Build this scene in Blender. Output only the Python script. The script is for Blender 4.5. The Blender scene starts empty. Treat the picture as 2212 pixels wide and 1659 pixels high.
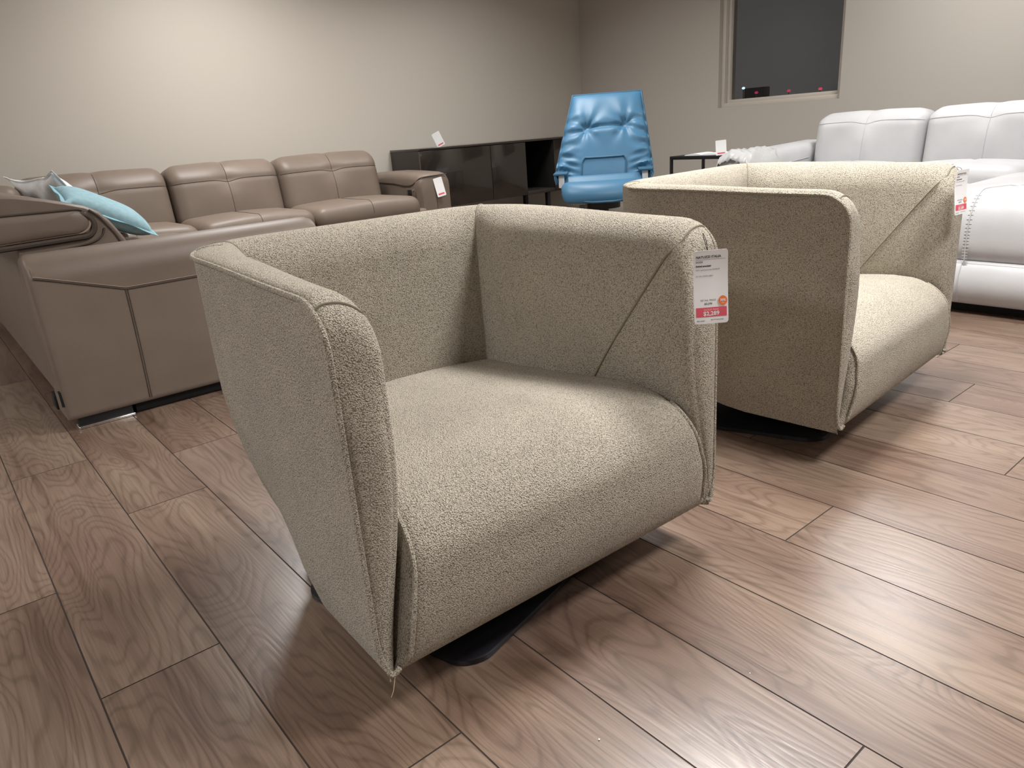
import bpy, bmesh, math, random
from mathutils import Vector, Matrix
R = math.radians
random.seed(7)
S = bpy.context.scene
COL = S.collection

# ------------------------------------------------------------------ camera
CAM_H = 0.95
F_PX = 1565.87
YAW, PITCH, ROLL = -0.898887584, 0.337307928, 0.0736678170
def cam_axes():
    f = Vector((math.sin(YAW)*math.cos(PITCH), math.cos(YAW)*math.cos(PITCH), -math.sin(PITCH)))
    r = Vector((math.cos(YAW), -math.sin(YAW), 0)); d = f.cross(r)
    c, s = math.cos(ROLL), math.sin(ROLL)
    return c*r + s*d, -s*r + c*d, f
RT, DN, FW = cam_axes()
cd = bpy.data.cameras.new('camera'); cam = bpy.data.objects.new('camera', cd); COL.objects.link(cam)
cd.sensor_fit = 'HORIZONTAL'; cd.sensor_width = 36.0; cd.lens = F_PX/2212*36.0
cd.clip_start = 0.02; cd.clip_end = 300
m3 = Matrix((RT, -DN, -FW)).transposed()
cam.matrix_world = Matrix.Translation((0, 0, CAM_H)) @ m3.to_4x4()
S.camera = cam

# ------------------------------------------------------------------ world (night sky behind the window), exposure
W = bpy.data.worlds.new('night'); S.world = W; W.use_nodes = True
W.node_tree.nodes['Background'].inputs[0].default_value = (0.047, 0.046, 0.045, 1)
W.node_tree.nodes['Background'].inputs[1].default_value = 1.0
S.view_settings.view_transform = 'Standard'; S.view_settings.look = 'None'
S.view_settings.exposure = 0.14; S.view_settings.gamma = 1.0
S.view_settings.use_curve_mapping = False
CEIL_Z = 2.75
PANELS = [(-4.75, -2.0), (-4.75, 2.0), (-1.6, -2.3), (-1.4, 2.25), (-1.9, 5.0), (1.4, -2.8), (0.4, 2.05), (1.4, 4.9), (-4.3, 3.9)]  # last panel is an added fill lamp for the dim corner
PANEL_W = [32, 46, 60, 62, 33, 52, 60, 30, 32]
PANEL_SIZE = (0.6, 0.6)
PANEL_SPREAD = R(146)
LIGHT_COL = (1.0, 0.988, 0.975)

# ------------------------------------------------------------------ materials
def mat(name, col=(.5, .5, .5), rough=.5, metal=0.0, spec=.5, build=None):
    m = bpy.data.materials.new(name); m.use_nodes = True
    nt = m.node_tree; b = nt.nodes['Principled BSDF']
    b.inputs['Base Color'].default_value = (*col, 1); b.inputs['Roughness'].default_value = rough
    b.inputs['Metallic'].default_value = metal; b.inputs['Specular IOR Level'].default_value = spec
    if build: build(nt, b)
    return m
def nd(nt, t, **kw):
    n = nt.nodes.new(t)
    for k, v in kw.items():
        if k.startswith('i_'): n.inputs[k[2:].replace('_', ' ')].default_value = v
        else: setattr(n, k, v)
    return n
def coords(nt, scale=(1, 1, 1)):
    tc = nd(nt, 'ShaderNodeTexCoord'); mp = nd(nt, 'ShaderNodeMapping')
    mp.inputs['Scale'].default_value = scale
    nt.links.new(tc.outputs['Object'], mp.inputs['Vector'])
    return mp.outputs['Vector']
def ramp(nt, stops):
    r = nd(nt, 'ShaderNodeValToRGB'); e = r.color_ramp.elements
    while len(e) < len(stops): e.new(0.5)
    for k, (p, c) in enumerate(stops): e[k].position = p; e[k].color = (*c, 1)
    return r
def mixc(nt, fac, a, b, mode='MIX'):
    m = nd(nt, 'ShaderNodeMix', data_type='RGBA', blend_type=mode)
    for s, v in ((m.inputs[0], fac), (m.inputs[6], a), (m.inputs[7], b)):
        if hasattr(v, 'links') or hasattr(v, 'is_linked'): nt.links.new(v, s)
        elif isinstance(v, (int, float)): s.default_value = v
        else: s.default_value = (*v, 1)
    return m.outputs[2]
def bump(nt, b, h, strength, dist):
    n = nd(nt, 'ShaderNodeBump'); n.inputs['Strength'].default_value = strength; n.inputs['Distance'].default_value = dist
    nt.links.new(h, n.inputs['Height']); nt.links.new(n.outputs[0], b.inputs['Normal'])
    return n

def boucle(nt, b):
    v = coords(nt)
    nz = nd(nt, 'ShaderNodeTexNoise'); nz.inputs['Scale'].default_value = 210; nz.inputs['Detail'].default_value = 2
    nt.links.new(v, nz.inputs['Vector'])
    add = nd(nt, 'ShaderNodeVectorMath', operation='MULTIPLY_ADD')
    add.inputs[1].default_value = (.0042, .0042, .0042)
    nt.links.new(nz.outputs['Color'], add.inputs[0]); nt.links.new(v, add.inputs[2])
    vo = nd(nt, 'ShaderNodeTexVoronoi', feature='SMOOTH_F1'); vo.inputs['Scale'].default_value = 460
    vo.inputs['Smoothness'].default_value = .4
    nt.links.new(add.outputs[0], vo.inputs['Vector'])
    r = ramp(nt, [(.12, (.65, .595, .49)), (.42, (.54, .485, .392)), (.75, (.232, .20, .152))])  # shade in the crevices between nubs is put into the colour
    nt.links.new(vo.outputs['Distance'], r.inputs[0])
    big = nd(nt, 'ShaderNodeTexNoise'); big.inputs['Scale'].default_value = 9; big.inputs['Detail'].default_value = 3
    nt.links.new(v, big.inputs['Vector'])
    br = ramp(nt, [(.3, (.93, .93, .93)), (.7, (1.05, 1.05, 1.05))]); nt.links.new(big.outputs['Fac'], br.inputs[0])
    nt.links.new(mixc(nt, 1.0, r.outputs[0], br.outputs[0], 'MULTIPLY'), b.inputs['Base Color'])
    inv = nd(nt, 'ShaderNodeMath', operation='SUBTRACT'); inv.inputs[0].default_value = 1
    nt.links.new(vo.outputs['Distance'], inv.inputs[1])
    bump(nt, b, inv.outputs[0], .95, .0036)
    b.inputs['Sheen Weight'].default_value = .12; b.inputs['Sheen Roughness'].default_value = .6
M_BOUCLE = mat('boucle', rough=.95, spec=.1, build=boucle)
M_SEAM = mat('boucle_seam', (.24, .22, .165), .95, spec=.1)

def leather(c, scale=260, strength=.12, rough=.42):
    def f(nt, b):
        v = coords(nt)
        vo = nd(nt, 'ShaderNodeTexVoronoi'); vo.inputs['Scale'].default_value = scale
        nt.links.new(v, vo.inputs['Vector'])
        nz = nd(nt, 'ShaderNodeTexNoise'); nz.inputs['Scale'].default_value = 5; nz.inputs['Detail'].default_value = 4
        nt.links.new(v, nz.inputs['Vector'])
        r = ramp(nt, [(.3, tuple(x*.93 for x in c)), (.7, tuple(min(1, x*1.06) for x in c))])
        nt.links.new(nz.outputs['Fac'], r.inputs[0]); nt.links.new(r.outputs[0], b.inputs['Base Color'])
        bump(nt, b, vo.outputs['Distance'], strength, .0015)
    return mat('leather', c, rough, spec=.4, build=f)
M_BROWN = leather((.168, .129, .101), rough=.48); M_BROWN.name = 'taupe_leather'
M_BROWNTHREAD = mat('taupe_thread', (.062, .045, .035), .8)
M_STITCH = mat('pale_thread', (.34, .26, .20), .7)
M_WHITE = leather((.50, .50, .505), rough=.40); M_WHITE.name = 'white_leather'
M_WTHREAD = mat('white_thread', (.46, .455, .46), .7)
M_BLUE = leather((.044, .145, .25), rough=.48); M_BLUE.name = 'blue_leather'
M_BLUEDARK = mat('blue_welt', (.022, .095, .17), .5)
M_BLACK = mat('black_metal', (.008, .008, .010), .42)
M_BASE = mat('satin_black', (.010, .010, .014), .32)
M_PLINTH = mat('black_plinth', (.006, .006, .006), .8)
M_CHROME = mat('chrome', (.8, .8, .8), .12, 1.0)
M_ALU = mat('white_metal', (.74, .74, .73), .4, .2)
M_GREY = mat('grey_metal', (.20, .19, .18), .45, .3)
M_PAPER = mat('white_card', (.90, .90, .90), .6, spec=.3)
M_INK = mat('black_ink', (.03, .03, .035), .7)
M_GREYINK = mat('grey_ink', (.30, .30, .32), .7)
M_PINK = mat('pink_print', (.76, .115, .16), .6)
M_ORANGE = mat('orange_print', (.90, .23, .07), .6)
M_STRING = mat('dark_string', (.03, .025, .02), .8)
M_TRIM = mat('window_paint', (.50, .455, .395), .5)
M_CEIL = mat('ceiling_paint', (.78, .77, .75), .9)
M_WALL3 = mat('grey_taupe_paint', (.26, .24, .22), .8)
def linen(c1, c2, sc):
    def f(nt, b):
        v = coords(nt)
        a = nd(nt, 'ShaderNodeTexNoise'); a.inputs['Scale'].default_value = sc; a.inputs['Detail'].default_value = 4
        nt.links.new(v, a.inputs['Vector'])
        r = ramp(nt, [(.35, c1), (.65, c2)]); nt.links.new(a.outputs['Fac'], r.inputs[0])
        nt.links.new(r.outputs[0], b.inputs['Base Color'])
        w = nd(nt, 'ShaderNodeTexNoise'); w.inputs['Scale'].default_value = 300; nt.links.new(v, w.inputs['Vector'])
        bump(nt, b, w.outputs['Fac'], .3, .002)
    return mat('linen', c1, .9, spec=.1, build=f)
M_AQUA = linen((.235, .375, .42), (.29, .43, .475), 40); M_AQUA.name = 'aqua_linen'
M_AQUAEDGE = mat('aqua_flange', (.22, .40, .45), .9)
M_MARBLE = linen((.76, .78, .79), (.93, .93, .93), 14); M_MARBLE.name = 'pale_grey_print'
def wallpaint(nt, b):
    v = coords(nt)
    a = nd(nt, 'ShaderNodeTexNoise'); a.inputs['Scale'].default_value = 160; a.inputs['Detail'].default_value = 3
    nt.links.new(v, a.inputs['Vector']); bump(nt, b, a.outputs['Fac'], .08, .002)
M_WALL = mat('greige_paint', (.52, .48, .42), .75, spec=.25, build=wallpaint)
M_WALL2 = mat('greige_paint_dark', (.46, .425, .38), .75, spec=.25, build=wallpaint)  # darker copy of the greige wall paint, used on the back wall
def gloss(nt, b):
    b.inputs['Coat Weight'].default_value = .6; b.inputs['Coat Roughness'].default_value = .06
M_TV = mat('dark_gloss_lacquer', (.020, .015, .012), .16, spec=.5, build=gloss)
M_TVIN = mat('dark_interior', (.004, .0035, .003), .7)
M_TVTOP = mat('dark_matt_panel', (.028, .022, .018), .5)
def clearwrap(nt, b):
    b.inputs['Transmission Weight'].default_value = .35; b.inputs['Roughness'].default_value = .25
M_WRAP = mat('milky_plastic', (.72, .72, .71), .25, build=clearwrap)
def glassmat():
    m = bpy.data.materials.new('window_glass'); m.use_nodes = True; nt = m.node_tree; nt.nodes.clear()
    o = nd(nt, 'ShaderNodeOutputMaterial'); t = nd(nt, 'ShaderNodeBsdfTransparent'); g = nd(nt, 'ShaderNodeBsdfGlossy')
    g.inputs['Roughness'].default_value = .02
    fr = nd(nt, 'ShaderNodeFresnel'); fr.inputs[0].default_value = 1.25
    mx = nd(nt, 'ShaderNodeMixShader')
    nt.links.new(fr.outputs[0], mx.inputs[0]); nt.links.new(t.outputs[0], mx.inputs[1]); nt.links.new(g.outputs[0], mx.inputs[2])
    nt.links.new(mx.outputs[0], o.inputs[0]); return m
M_GLASS = glassmat()
def emit(name, c, s):
    m = bpy.data.materials.new(name); m.use_nodes = True; nt = m.node_tree; nt.nodes.clear()
    o = nd(nt, 'ShaderNodeOutputMaterial'); e = nd(nt, 'ShaderNodeEmission')
    e.inputs[0].default_value = (*c, 1); e.inputs[1].default_value = s; nt.links.new(e.outputs[0], o.inputs[0]); return m
def wood(nt, b):
    at = nd(nt, 'ShaderNodeAttribute', attribute_name='plank')
    tc = nd(nt, 'ShaderNodeTexCoord')
    off = nd(nt, 'ShaderNodeVectorMath', operation='MULTIPLY_ADD'); off.inputs[1].default_value = (37, 23, 11)
    nt.links.new(at.outputs['Color'], off.inputs[0]); nt.links.new(tc.outputs['Object'], off.inputs[2])
    sp = off.outputs[0]
    def mapped(s):
        m = nd(nt, 'ShaderNodeMapping'); m.inputs['Scale'].default_value = s; nt.links.new(sp, m.inputs['Vector']); return m.outputs[0]
    def noise(s, detail, dist=0.0, rough=.5):
        n = nd(nt, 'ShaderNodeTexNoise'); n.inputs['Scale'].default_value = 1; n.inputs['Detail'].default_value = detail
        n.inputs['Distortion'].default_value = dist; n.inputs['Roughness'].default_value = rough
        nt.links.new(mapped(s), n.inputs['Vector']); return n.outputs['Fac']
    def math_(op, a, bb=None, c=None):
        n = nd(nt, 'ShaderNodeMath', operation=op)
        for k, v in enumerate((a, bb, c)):
            if v is None: continue
            if isinstance(v, (int, float)): n.inputs[k].default_value = v
            else: nt.links.new(v, n.inputs[k])
        return n.outputs[0]
    base = noise((1.5, 6.5, 1), 1.5, .25)
    rings = math_('SINE', math_('MULTIPLY', base, 150.0))
    rings = math_('MULTIPLY_ADD', rings, .5, .5)
    fine = noise((5, 230, 1), 2)
    tone = noise((.9, 4.0, 1), 3, .3)
    streak = noise((1.1, 30, 1), 3)
    r = ramp(nt, [(.28, (.108, .066, .048)), (.42, (.158, .104, .078)), (.55, (.202, .142, .107)), (.72, (.250, .190, .144))])
    nt.links.new(tone, r.inputs[0])
    c = r.outputs[0]
    rr = ramp(nt, [(0.0, (.60, .57, .54)), (.28, (.98, .98, .98)), (1, (1.08, 1.08, 1.08))]); nt.links.new(rings, rr.inputs[0])
    c = mixc(nt, .55, c, mixc(nt, 1.0, c, rr.outputs[0], 'MULTIPLY'))
    fr = ramp(nt, [(.35, (.80, .78, .77)), (.6, (1.06, 1.06, 1.06))]); nt.links.new(fine, fr.inputs[0])
    c = mixc(nt, .75, c, mixc(nt, 1.0, c, fr.outputs[0], 'MULTIPLY'))
    sr = ramp(nt, [(.30, (.62, .56, .53)), (.46, (1, 1, 1))]); nt.links.new(streak, sr.inputs[0])
    c = mixc(nt, .75, c, mixc(nt, 1.0, c, sr.outputs[0], 'MULTIPLY'))
    sep = nd(nt, 'ShaderNodeSeparateColor'); nt.links.new(at.outputs['Color'], sep.inputs[0])
    tint = ramp(nt, [(0, (.90, .86, .84)), (.5, (1.0, .98, .96)), (1, (1.08, 1.06, 1.0))]); nt.links.new(sep.outputs[2], tint.inputs[0])
    c = mixc(nt, 1.0, c, tint.outputs[0], 'MULTIPLY')
    nt.links.new(c, b.inputs['Base Color'])
    h = math_('MULTIPLY_ADD', fine, .6, math_('MULTIPLY', rings, .25))
    bump(nt, b, h, .22, .0012)
    rg = math_('MULTIPLY_ADD', fine, .10, .25)
    nt.links.new(rg, b.inputs['Roughness'])
M_WOOD = mat('oak_laminate', rough=.4, spec=1.0, build=wood)
M_GROOVE = mat('plank_groove', (.035, .022, .016), .8)

# ------------------------------------------------------------------ mesh helpers
class MB:
    def __init__(s): s.bm = bmesh.new(); s.mi = 0
    def quad(s, *vs):
        try:
            f = s.bm.faces.new(vs); f.material_index = s.mi; f.smooth = True; return f
        except ValueError: return None
    def grid(s, rows, cu=False, cv=False):
        V = [[s.bm.verts.new(p) for p in r] for r in rows]
        n, m = len(V), len(V[0])
        for i in range(n if cu else n-1):
            for j in range(m if cv else m-1):
                s.quad(V[i][j], V[(i+1) % n][j], V[(i+1) % n][(j+1) % m], V[i][(j+1) % m])
        return V
    def tube(s, pts, r, n=8, closed=False, mi=None, flat=1.0):
        pts = [Vector(p) for p in pts]; k = len(pts); o = s.mi
        if mi is not None: s.mi = mi
        rows = []; up = Vector((0.13, 0.21, 1)).normalized()
        for i, p in enumerate(pts):
            a = pts[(i-1) % k] if (closed or i) else p; b = pts[(i+1) % k] if (closed or i < k-1) else p
            t = (b-a)
            t = t.normalized() if t.length > 1e-9 else Vector((1, 0, 0))
            u = up - t*up.dot(t)
            if u.length < 1e-4: u = Vector((1, 0, 0)) - t*t.x
            u.normalize(); up = u; w = t.cross(u)
            rr = r(i/(k-1)) if callable(r) else r
            rows.append([p + (u*math.cos(2*math.pi*j/n) + w*math.sin(2*math.pi*j/n)*flat)*rr for j in range(n)])
        V = s.grid(rows, closed, True)
        if not closed:
            for e in (V[0][::-1], V[-1]): s.quad(*e)
        s.mi = o
    def box(s, lo, hi, bev=0.0, seg=2, mat_=None):
        lo, hi = Vector(lo), Vector(hi)
        b2 = bmesh.new()
        bmesh.ops.create_cube(b2, size=1.0)
        for v in b2.verts: v.co = Vector([(lo[i]+hi[i])/2 + v.co[i]*(hi[i]-lo[i]) for i in range(3)])
        if bev > 0: bmesh.ops.bevel(b2, geom=list(b2.edges), offset=bev, segments=seg, profile=.5, affect='EDGES')
        s.merge(b2, mat_)
    def merge(s, b2, M=None):
        mp = {}
        for v in b2.verts: mp[v] = s.bm.verts.new(M @ v.co if M is not None else v.co)
        for f in b2.faces: s.quad(*[mp[v] for v in f.verts])
        b2.free()
    def rbox(s, size, r, n=(8, 8, 8), k=4, fn=None, M=None):
        """box of half sizes `size` with rounded edges r, grid n per side, deformed by fn, placed by M"""
        h = size
        def axis(a):
            L = [-h[a] + r*(1-math.cos(math.pi/2*i/k)) for i in range(k)]
            mid = [-h[a]+r + (2*h[a]-2*r)*i/n[a] for i in range(n[a]+1)]
            return L + mid + [-x for x in reversed(L)]
        ax = [axis(0), axis(1), axis(2)]
        cache = {}
        def vert(i, j, l):
            key = (i, j, l)
            if key in cache: return cache[key]
            p = Vector((ax[0][i], ax[1][j], ax[2][l]))
            q = Vector([max(-(h[a]-r), min(h[a]-r, p[a])) for a in range(3)])
            d = p-q
            if d.length > 1e-9: p = q + d.normalized()*r
            if fn: p = Vector(fn(p))
            if M is not None: p = M @ p
            cache[key] = s.bm.verts.new(p); return cache[key]
        N = [len(a)-1 for a in ax]
        for (a, b, c) in ((0, 1, 2), (1, 2, 0), (2, 0, 1)):
            for side in (0, N[c]):
                for i in range(N[a]):
                    for j in range(N[b]):
                        def idx(ii, jj):
                            t = [0, 0, 0]; t[a] = ii; t[b] = jj; t[c] = side; return tuple(t)
                        q = [vert(*idx(i, j)), vert(*idx(i+1, j)), vert(*idx(i+1, j+1)), vert(*idx(i, j+1))]
                        if side == 0: q.reverse()
                        s.quad(*q)
    def prism(s, poly, f, a, b, ends=True):
        """extrude 2D closed polygon along third axis; f(u,v,t)->point"""
        A = [s.bm.verts.new(f(u, v, a)) for u, v in poly]; B = [s.bm.verts.new(f(u, v, b)) for u, v in poly]
        n = len(poly)
        for i in range(n): s.quad(A[i], A[(i+1) % n], B[(i+1) % n], B[i])
        if ends: s.quad(*A[::-1]); s.quad(*B)
    def build(s, name, mats, parent=None, sharp=40, shift=None, fixn=True):
        if not isinstance(mats, (list, tuple)): mats = [mats]
        if fixn: bmesh.ops.recalc_face_normals(s.bm, faces=list(s.bm.faces))
        me = bpy.data.meshes.new(name); s.bm.to_mesh(me); s.bm.free()
        for m in mats: me.materials.append(m)
        if shift is not None:
            for v in me.vertices: v.co -= Vector(shift)
        me.set_sharp_from_angle(angle=R(sharp))
        o = bpy.data.objects.new(name, me); COL.objects.link(o)
        if parent: o.parent = parent
        return o
def thing(name, label, cat, loc=(0, 0, 0), rz=0.0, group=None):
    o = bpy.data.objects.new(name, None); COL.objects.link(o); o.location = loc; o.rotation_euler = (0, 0, rz)
    o.empty_display_size = .1
    o['label'] = label; o['category'] = cat
    if group: o['group'] = group
    return o
def tag(o, label, cat, group=None):
    o['label'] = label; o['category'] = cat
    if group: o['group'] = group
    return o
def struct(o): o['kind'] = 'structure'; return o
def copy_tree(o, parent=None):
    c = o.copy(); COL.objects.link(c)
    if parent: c.parent = parent
    for ch in list(o.children): copy_tree(ch, c)
    return c
def smooth(a, b, x):
    t = max(0, min(1, (x-a)/(b-a))); return t*t*(3-2*t)
def lerp(a, b, t): return a + (b-a)*t
def catmull(pts, n=8, closed=False):
    P = [Vector(p) for p in pts]; k = len(P); out = []
    for i in range(k if closed else k-1):
        p0 = P[(i-1) % k] if (closed or i) else P[0]; p1 = P[i]; p2 = P[(i+1) % k]
        p3 = P[(i+2) % k] if (closed or i+2 < k) else P[-1]
        for j in range(n):
            t = j/n
            out.append(.5*((2*p1) + (p2-p0)*t + (2*p0-5*p1+4*p2-p3)*t*t + (3*p1-p0-3*p2+p3)*t*t*t))
    if not closed: out.append(P[-1])
    return out
def ray(px, py):
    return RT*((px-1106)/F_PX) + DN*((py-829.5)/F_PX) + FW
def on_x(px, py, X): d = ray(px, py); return Vector((0, 0, CAM_H)) + d*(X/d.x)
def on_y(px, py, Y): d = ray(px, py); return Vector((0, 0, CAM_H)) + d*(Y/d.y)
def on_z(px, py, Z): d = ray(px, py); return Vector((0, 0, CAM_H)) + d*((Z-CAM_H)/d.z)

# ------------------------------------------------------------------ room shell
XL, YB, XR, YF = -6.0, 6.03, 4.2, -4.2
def floor():
    m = MB(); bm = m.bm
    lay = bm.loops.layers.float_color.new('plank')
    step, y0, L = .22255, .0525, 1.302
    known = {0: -1.368, -1: -1.836, 1: -2.133, 2: -2.49, 3: -.366, 6: -.765, 11: -.835, 4: -1.25, 5: -1.38, 7: -.30, 8: -1.15, 9: -.53, 10: -1.3}
    g, z0, ch = .0008, -.0012, .0008
    for row in range(-20, 28):
        ya, yb = y0+row*step, y0+(row+1)*step
        if yb < YF-.3 or ya > YB+.3: continue
        rnd = random.Random(row*13+5)
        xs = known.get(row, -6 + rnd.random()*L)
        x = xs - L*math.ceil((xs-XL+.2)/L)
        while x < XR+.2:
            c = (rnd.random(), rnd.random(), rnd.random(), 1)
            a, b = x+g, x+L-g; p, q = ya+g, yb-g
            top = [bm.verts.new(v) for v in ((a+ch, p+ch, 0), (b-ch, p+ch, 0), (b-ch, q-ch, 0), (a+ch, q-ch, 0))]
            low = [bm.verts.new(v) for v in ((a, p, z0), (b, p, z0), (b, q, z0), (a, q, z0))]
            fs = [m.quad(*top)] + [m.quad(low[i], low[(i+1) % 4], top[(i+1) % 4], top[i]) for i in range(4)]
            for f in fs:
                f.smooth = False; f.material_index = 0 if f is fs[0] else 1
                for lp in f.loops: lp[lay] = c
            x += L
    m.mi = 1
    vs = [bm.verts.new(v) for v in ((XL-.3, YF-.3, z0), (XR+.3, YF-.3, z0), (XR+.3, YB+.3, z0), (XL-.3, YB+.3, z0))]
    f = m.quad(*vs)
    o = m.build('floor', [M_WOOD, M_GROOVE], fixn=False, sharp=10); struct(o)
floor()
WX0, WX1, WZ0, WZ1 = -4.25, -3.104, 1.0, 2.3
def room():
    t = .2
    m = MB(); m.box((XL-t, YF-t, -.05), (XL, YB+t, CEIL_Z)); struct(m.build('wall_left', M_WALL))
    m = MB(); m.box((XL, YB, -.05), (WX0, YB+t, CEIL_Z)); m.box((WX1, YB, -.05), (XR, YB+t, CEIL_Z))
    m.box((WX0, YB, -.05), (WX1, YB+t, WZ0)); m.box((WX0, YB, WZ1), (WX1, YB+t, CEIL_Z)); struct(m.build('wall_back', M_WALL2))
    m = MB(); m.box((XR, YF-t, -.05), (XR+t, YB+t, CEIL_Z)); struct(m.build('wall_right', M_WALL3))
    m = MB(); m.box((XL, YF-t, -.05), (XR, YF, CEIL_Z)); struct(m.build('wall_front', M_WALL3))
    m = MB(); m.box((XL-t, YF-t, CEIL_Z), (XR+t, YB+t, CEIL_Z+.1)); struct(m.build('ceiling', M_CEIL))
    m = MB(); m.box((XL, YF, 0), (XL+.014, YB-.014, .10), .003); struct(m.build('baseboard_left', M_TRIM))
    m = MB(); m.box((XL, YB-.014, 0), (XR, YB, .10), .003); struct(m.build('baseboard_back', M_TRIM))
room()
def window():
    w = bpy.data.objects.new('window_1', None); COL.objects.link(w); w.location = ((WX0+WX1)/2, YB+.1, WZ0); struct(w)
    sh = w.location
    def frame(m, x0, x1, z0, z1, t, ya, yb):
        m.box((x0, ya, z0), (x0+t, yb, z1), .002); m.box((x1-t, ya, z0), (x1, yb, z1), .002)
        m.box((x0+t, ya, z0), (x1-t, yb, z0+t), .002); m.box((x0+t, ya, z1-t), (x1-t, yb, z1), .002)
    m = MB(); frame(m, WX0, WX1, WZ0, WZ1, .035, YB+.045, YB+.19)
    m.build('window_frame', M_TRIM, w, shift=sh)
    m = MB(); frame(m, WX0+.035, WX1-.035, WZ0+.035, WZ1-.035, .028, YB+.085, YB+.17)
    m.build('window_sash', M_TRIM, w, shift=sh)
    m = MB(); m.box((WX0+.06, YB+.118, WZ0+.06), (WX1-.06, YB+.124, WZ1-.06)); m.build('window_pane', M_GLASS, w, shift=sh)
window()
def outside():
    Y = 45.0
    a, b = on_y(1607, 217, Y), on_y(1652, 187, Y)
    m = MB(); m.box((a.x, Y, -14), (b.x, Y+.6, b.z), .02);
    g = MB(); g.box((-120, 12, -14.2), (60, 120, -14.0)); struct(g.build('ground', mat('asphalt', (.02, .02, .02), .9)))
    o = m.build('building', mat('night_facade', (.004, .006, .009), .9), None)
    tag(o, 'dark flat-roofed building outside in the night beyond the window', 'building')
    def lamp(px, py, r, c, s, lab, g=None):
        p = on_y(px, py, Y-1)
        m = MB(); b2 = bmesh.new(); bmesh.ops.create_icosphere(b2, subdivisions=2, radius=r); m.merge(b2, Matrix.Translation(p) @ Matrix.Scale(1.5, 4, (1, 0, 0)))
        m.mi = 1; m.tube([(p.x, p.y, -14), (p.x, p.y, p.z-r*.7)], .03, 8)
        o = m.build('street_light', [emit('night_lamp', c, s), M_BLACK], None); tag(o, lab, 'light', g)
    lamp(1606, 190.5, .075, (.45, .7, 1), 1.6, 'small pale blue light beside the dark building outside the window')
    lamp(1634, 200, .085, (.5, .03, .12), .55, 'dim red light in front of the dark building outside the window')
    lamp(1704, 196, .085, (.6, .06, .13), .6, 'small red light outside the window, left of the two beyond the dark building')
    lamp(1772, 192, .085, (.7, .08, .15), .7, 'small red light at the lower right of the dark window')
outside()
def ceiling_lights():
    root = None
    M_DIFF = emit('panel_diffuser', (1, .98, .95), 3.0)
    for i, (x, y) in enumerate(PANELS):
        t = thing('ceiling_light', '', 'light', (x, y, CEIL_Z), 0, 'square ceiling light panels')
        t['label'] = 'square ceiling light panel ' + ('by the left wall, front end', 'above the taupe sofa by the left wall', 'in the middle row, front end',
            'directly above the nearest armchair', 'between the white sofa and the second armchair', 'by the right wall, front end', 'in front of the nearest armchair', 'by the right wall, window end', 'added as fill in the corner above the blue recliner')[i]
        sx, sy = PANEL_SIZE
        if i == 0:
            m = MB()
            for (a, b) in (((-sx/2-.02, -sy/2-.02), (sx/2+.02, -sy/2)), ((-sx/2-.02, sy/2), (sx/2+.02, sy/2+.02)), ((-sx/2-.02, -sy/2), (-sx/2, sy/2)), ((sx/2, -sy/2), (sx/2+.02, sy/2))):
                m.box((*a, -.015), (*b, 0), .002)
            fr = m.build('frame', M_PAPER, t)
            m = MB(); m.box((-sx/2, -sy/2, -.008), (sx/2, sy/2, -.002)); df = m.build('diffuser', M_DIFF, t)
        else:
            for src in (fr, df):
                c = src.copy(); c.parent = t; COL.objects.link(c)
        ld = bpy.data.lights.new('panel_lamp', 'AREA'); ld.shape = 'RECTANGLE'; ld.size, ld.size_y = sx*.96, sy*.96
        ld.spread = PANEL_SPREAD; ld.energy = PANEL_W[i]; ld.color = LIGHT_COL
        lo = bpy.data.objects.new('panel_lamp', ld); COL.objects.link(lo); lo.location = (0, 0, -.012); lo.parent = t
ceiling_lights()

# ------------------------------------------------------------------ boucle swivel armchair (x forward, y lateral, origin under the front edge centre)
A0, DEP, RO, XIN = .434, .79, .20, -.68
def chair_A(z): return A0 - (.016*((.2-z)/.1)**2 if z < .2 else 0)
def chair_T(z): return lerp(.026, .086, smooth(.06, .50, z))
def chair_lean(x, z): return -.010*(z-.1)*smooth(-.45, -.02, x)
ZF = [0, .007, .022, .05, .09, .15, .23, .33, .44, .55, .66, .77, .88, 1.0]
Z0 = .097
NC = 18
def zcrest(x, w):
    z = lerp(.750, .757, smooth(0, -.5, x)) + .007*w
    r = .075
    if x > -r: z -= r - math.sqrt(max(0, r*r - (x+r)**2))
    return z
def chair_ring(st):
    """st = (outer x, outer lat at full width, normal, inner x, w, inner lateral); returns ring of points"""
    ox, oy, nrm, ix, w, iy = st
    zc = zcrest(ox, w)
    do, di = lerp(.012, .035, smooth(.9, 1.0, w)*smooth(.40, .2, abs(oy))), lerp(.085, .10, w)
    out = []
    def O(z):
        ins = lerp(A0-chair_A(z), .15*((.5-z)/.4)**2 if z < .5 else 0, w)
        x, y = ox - nrm[0]*ins, oy - nrm[1]*ins
        return x + chair_lean(x, z), y
    def I(z):
        return ix + chair_lean(ix, z), iy(z)
    for f in ZF: z = lerp(Z0, zc-do, f); out.append((*O(z), z))
    a, b = O(zc-do), I(zc-di); hc = lerp(.20, .46, smooth(.5, 1, w)); q = NC//3
    for k in range(1, NC):
        if k <= q:
            th = math.pi/2*k/q; h = hc*(1-math.cos(th)**.9); z = zc-do + do*math.sin(th)**.9
        else:
            th = math.pi/2*(k-q)/(NC-q); h = hc + (1-hc)*math.sin(th)**.95; z = zc-di + di*math.cos(th)**.9
        out.append((lerp(a[0], b[0], h), lerp(a[1], b[1], h), z))
    for f in reversed(ZF): z = lerp(Z0, zc-di, f); out.append((*I(z), z))
    return out
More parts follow.
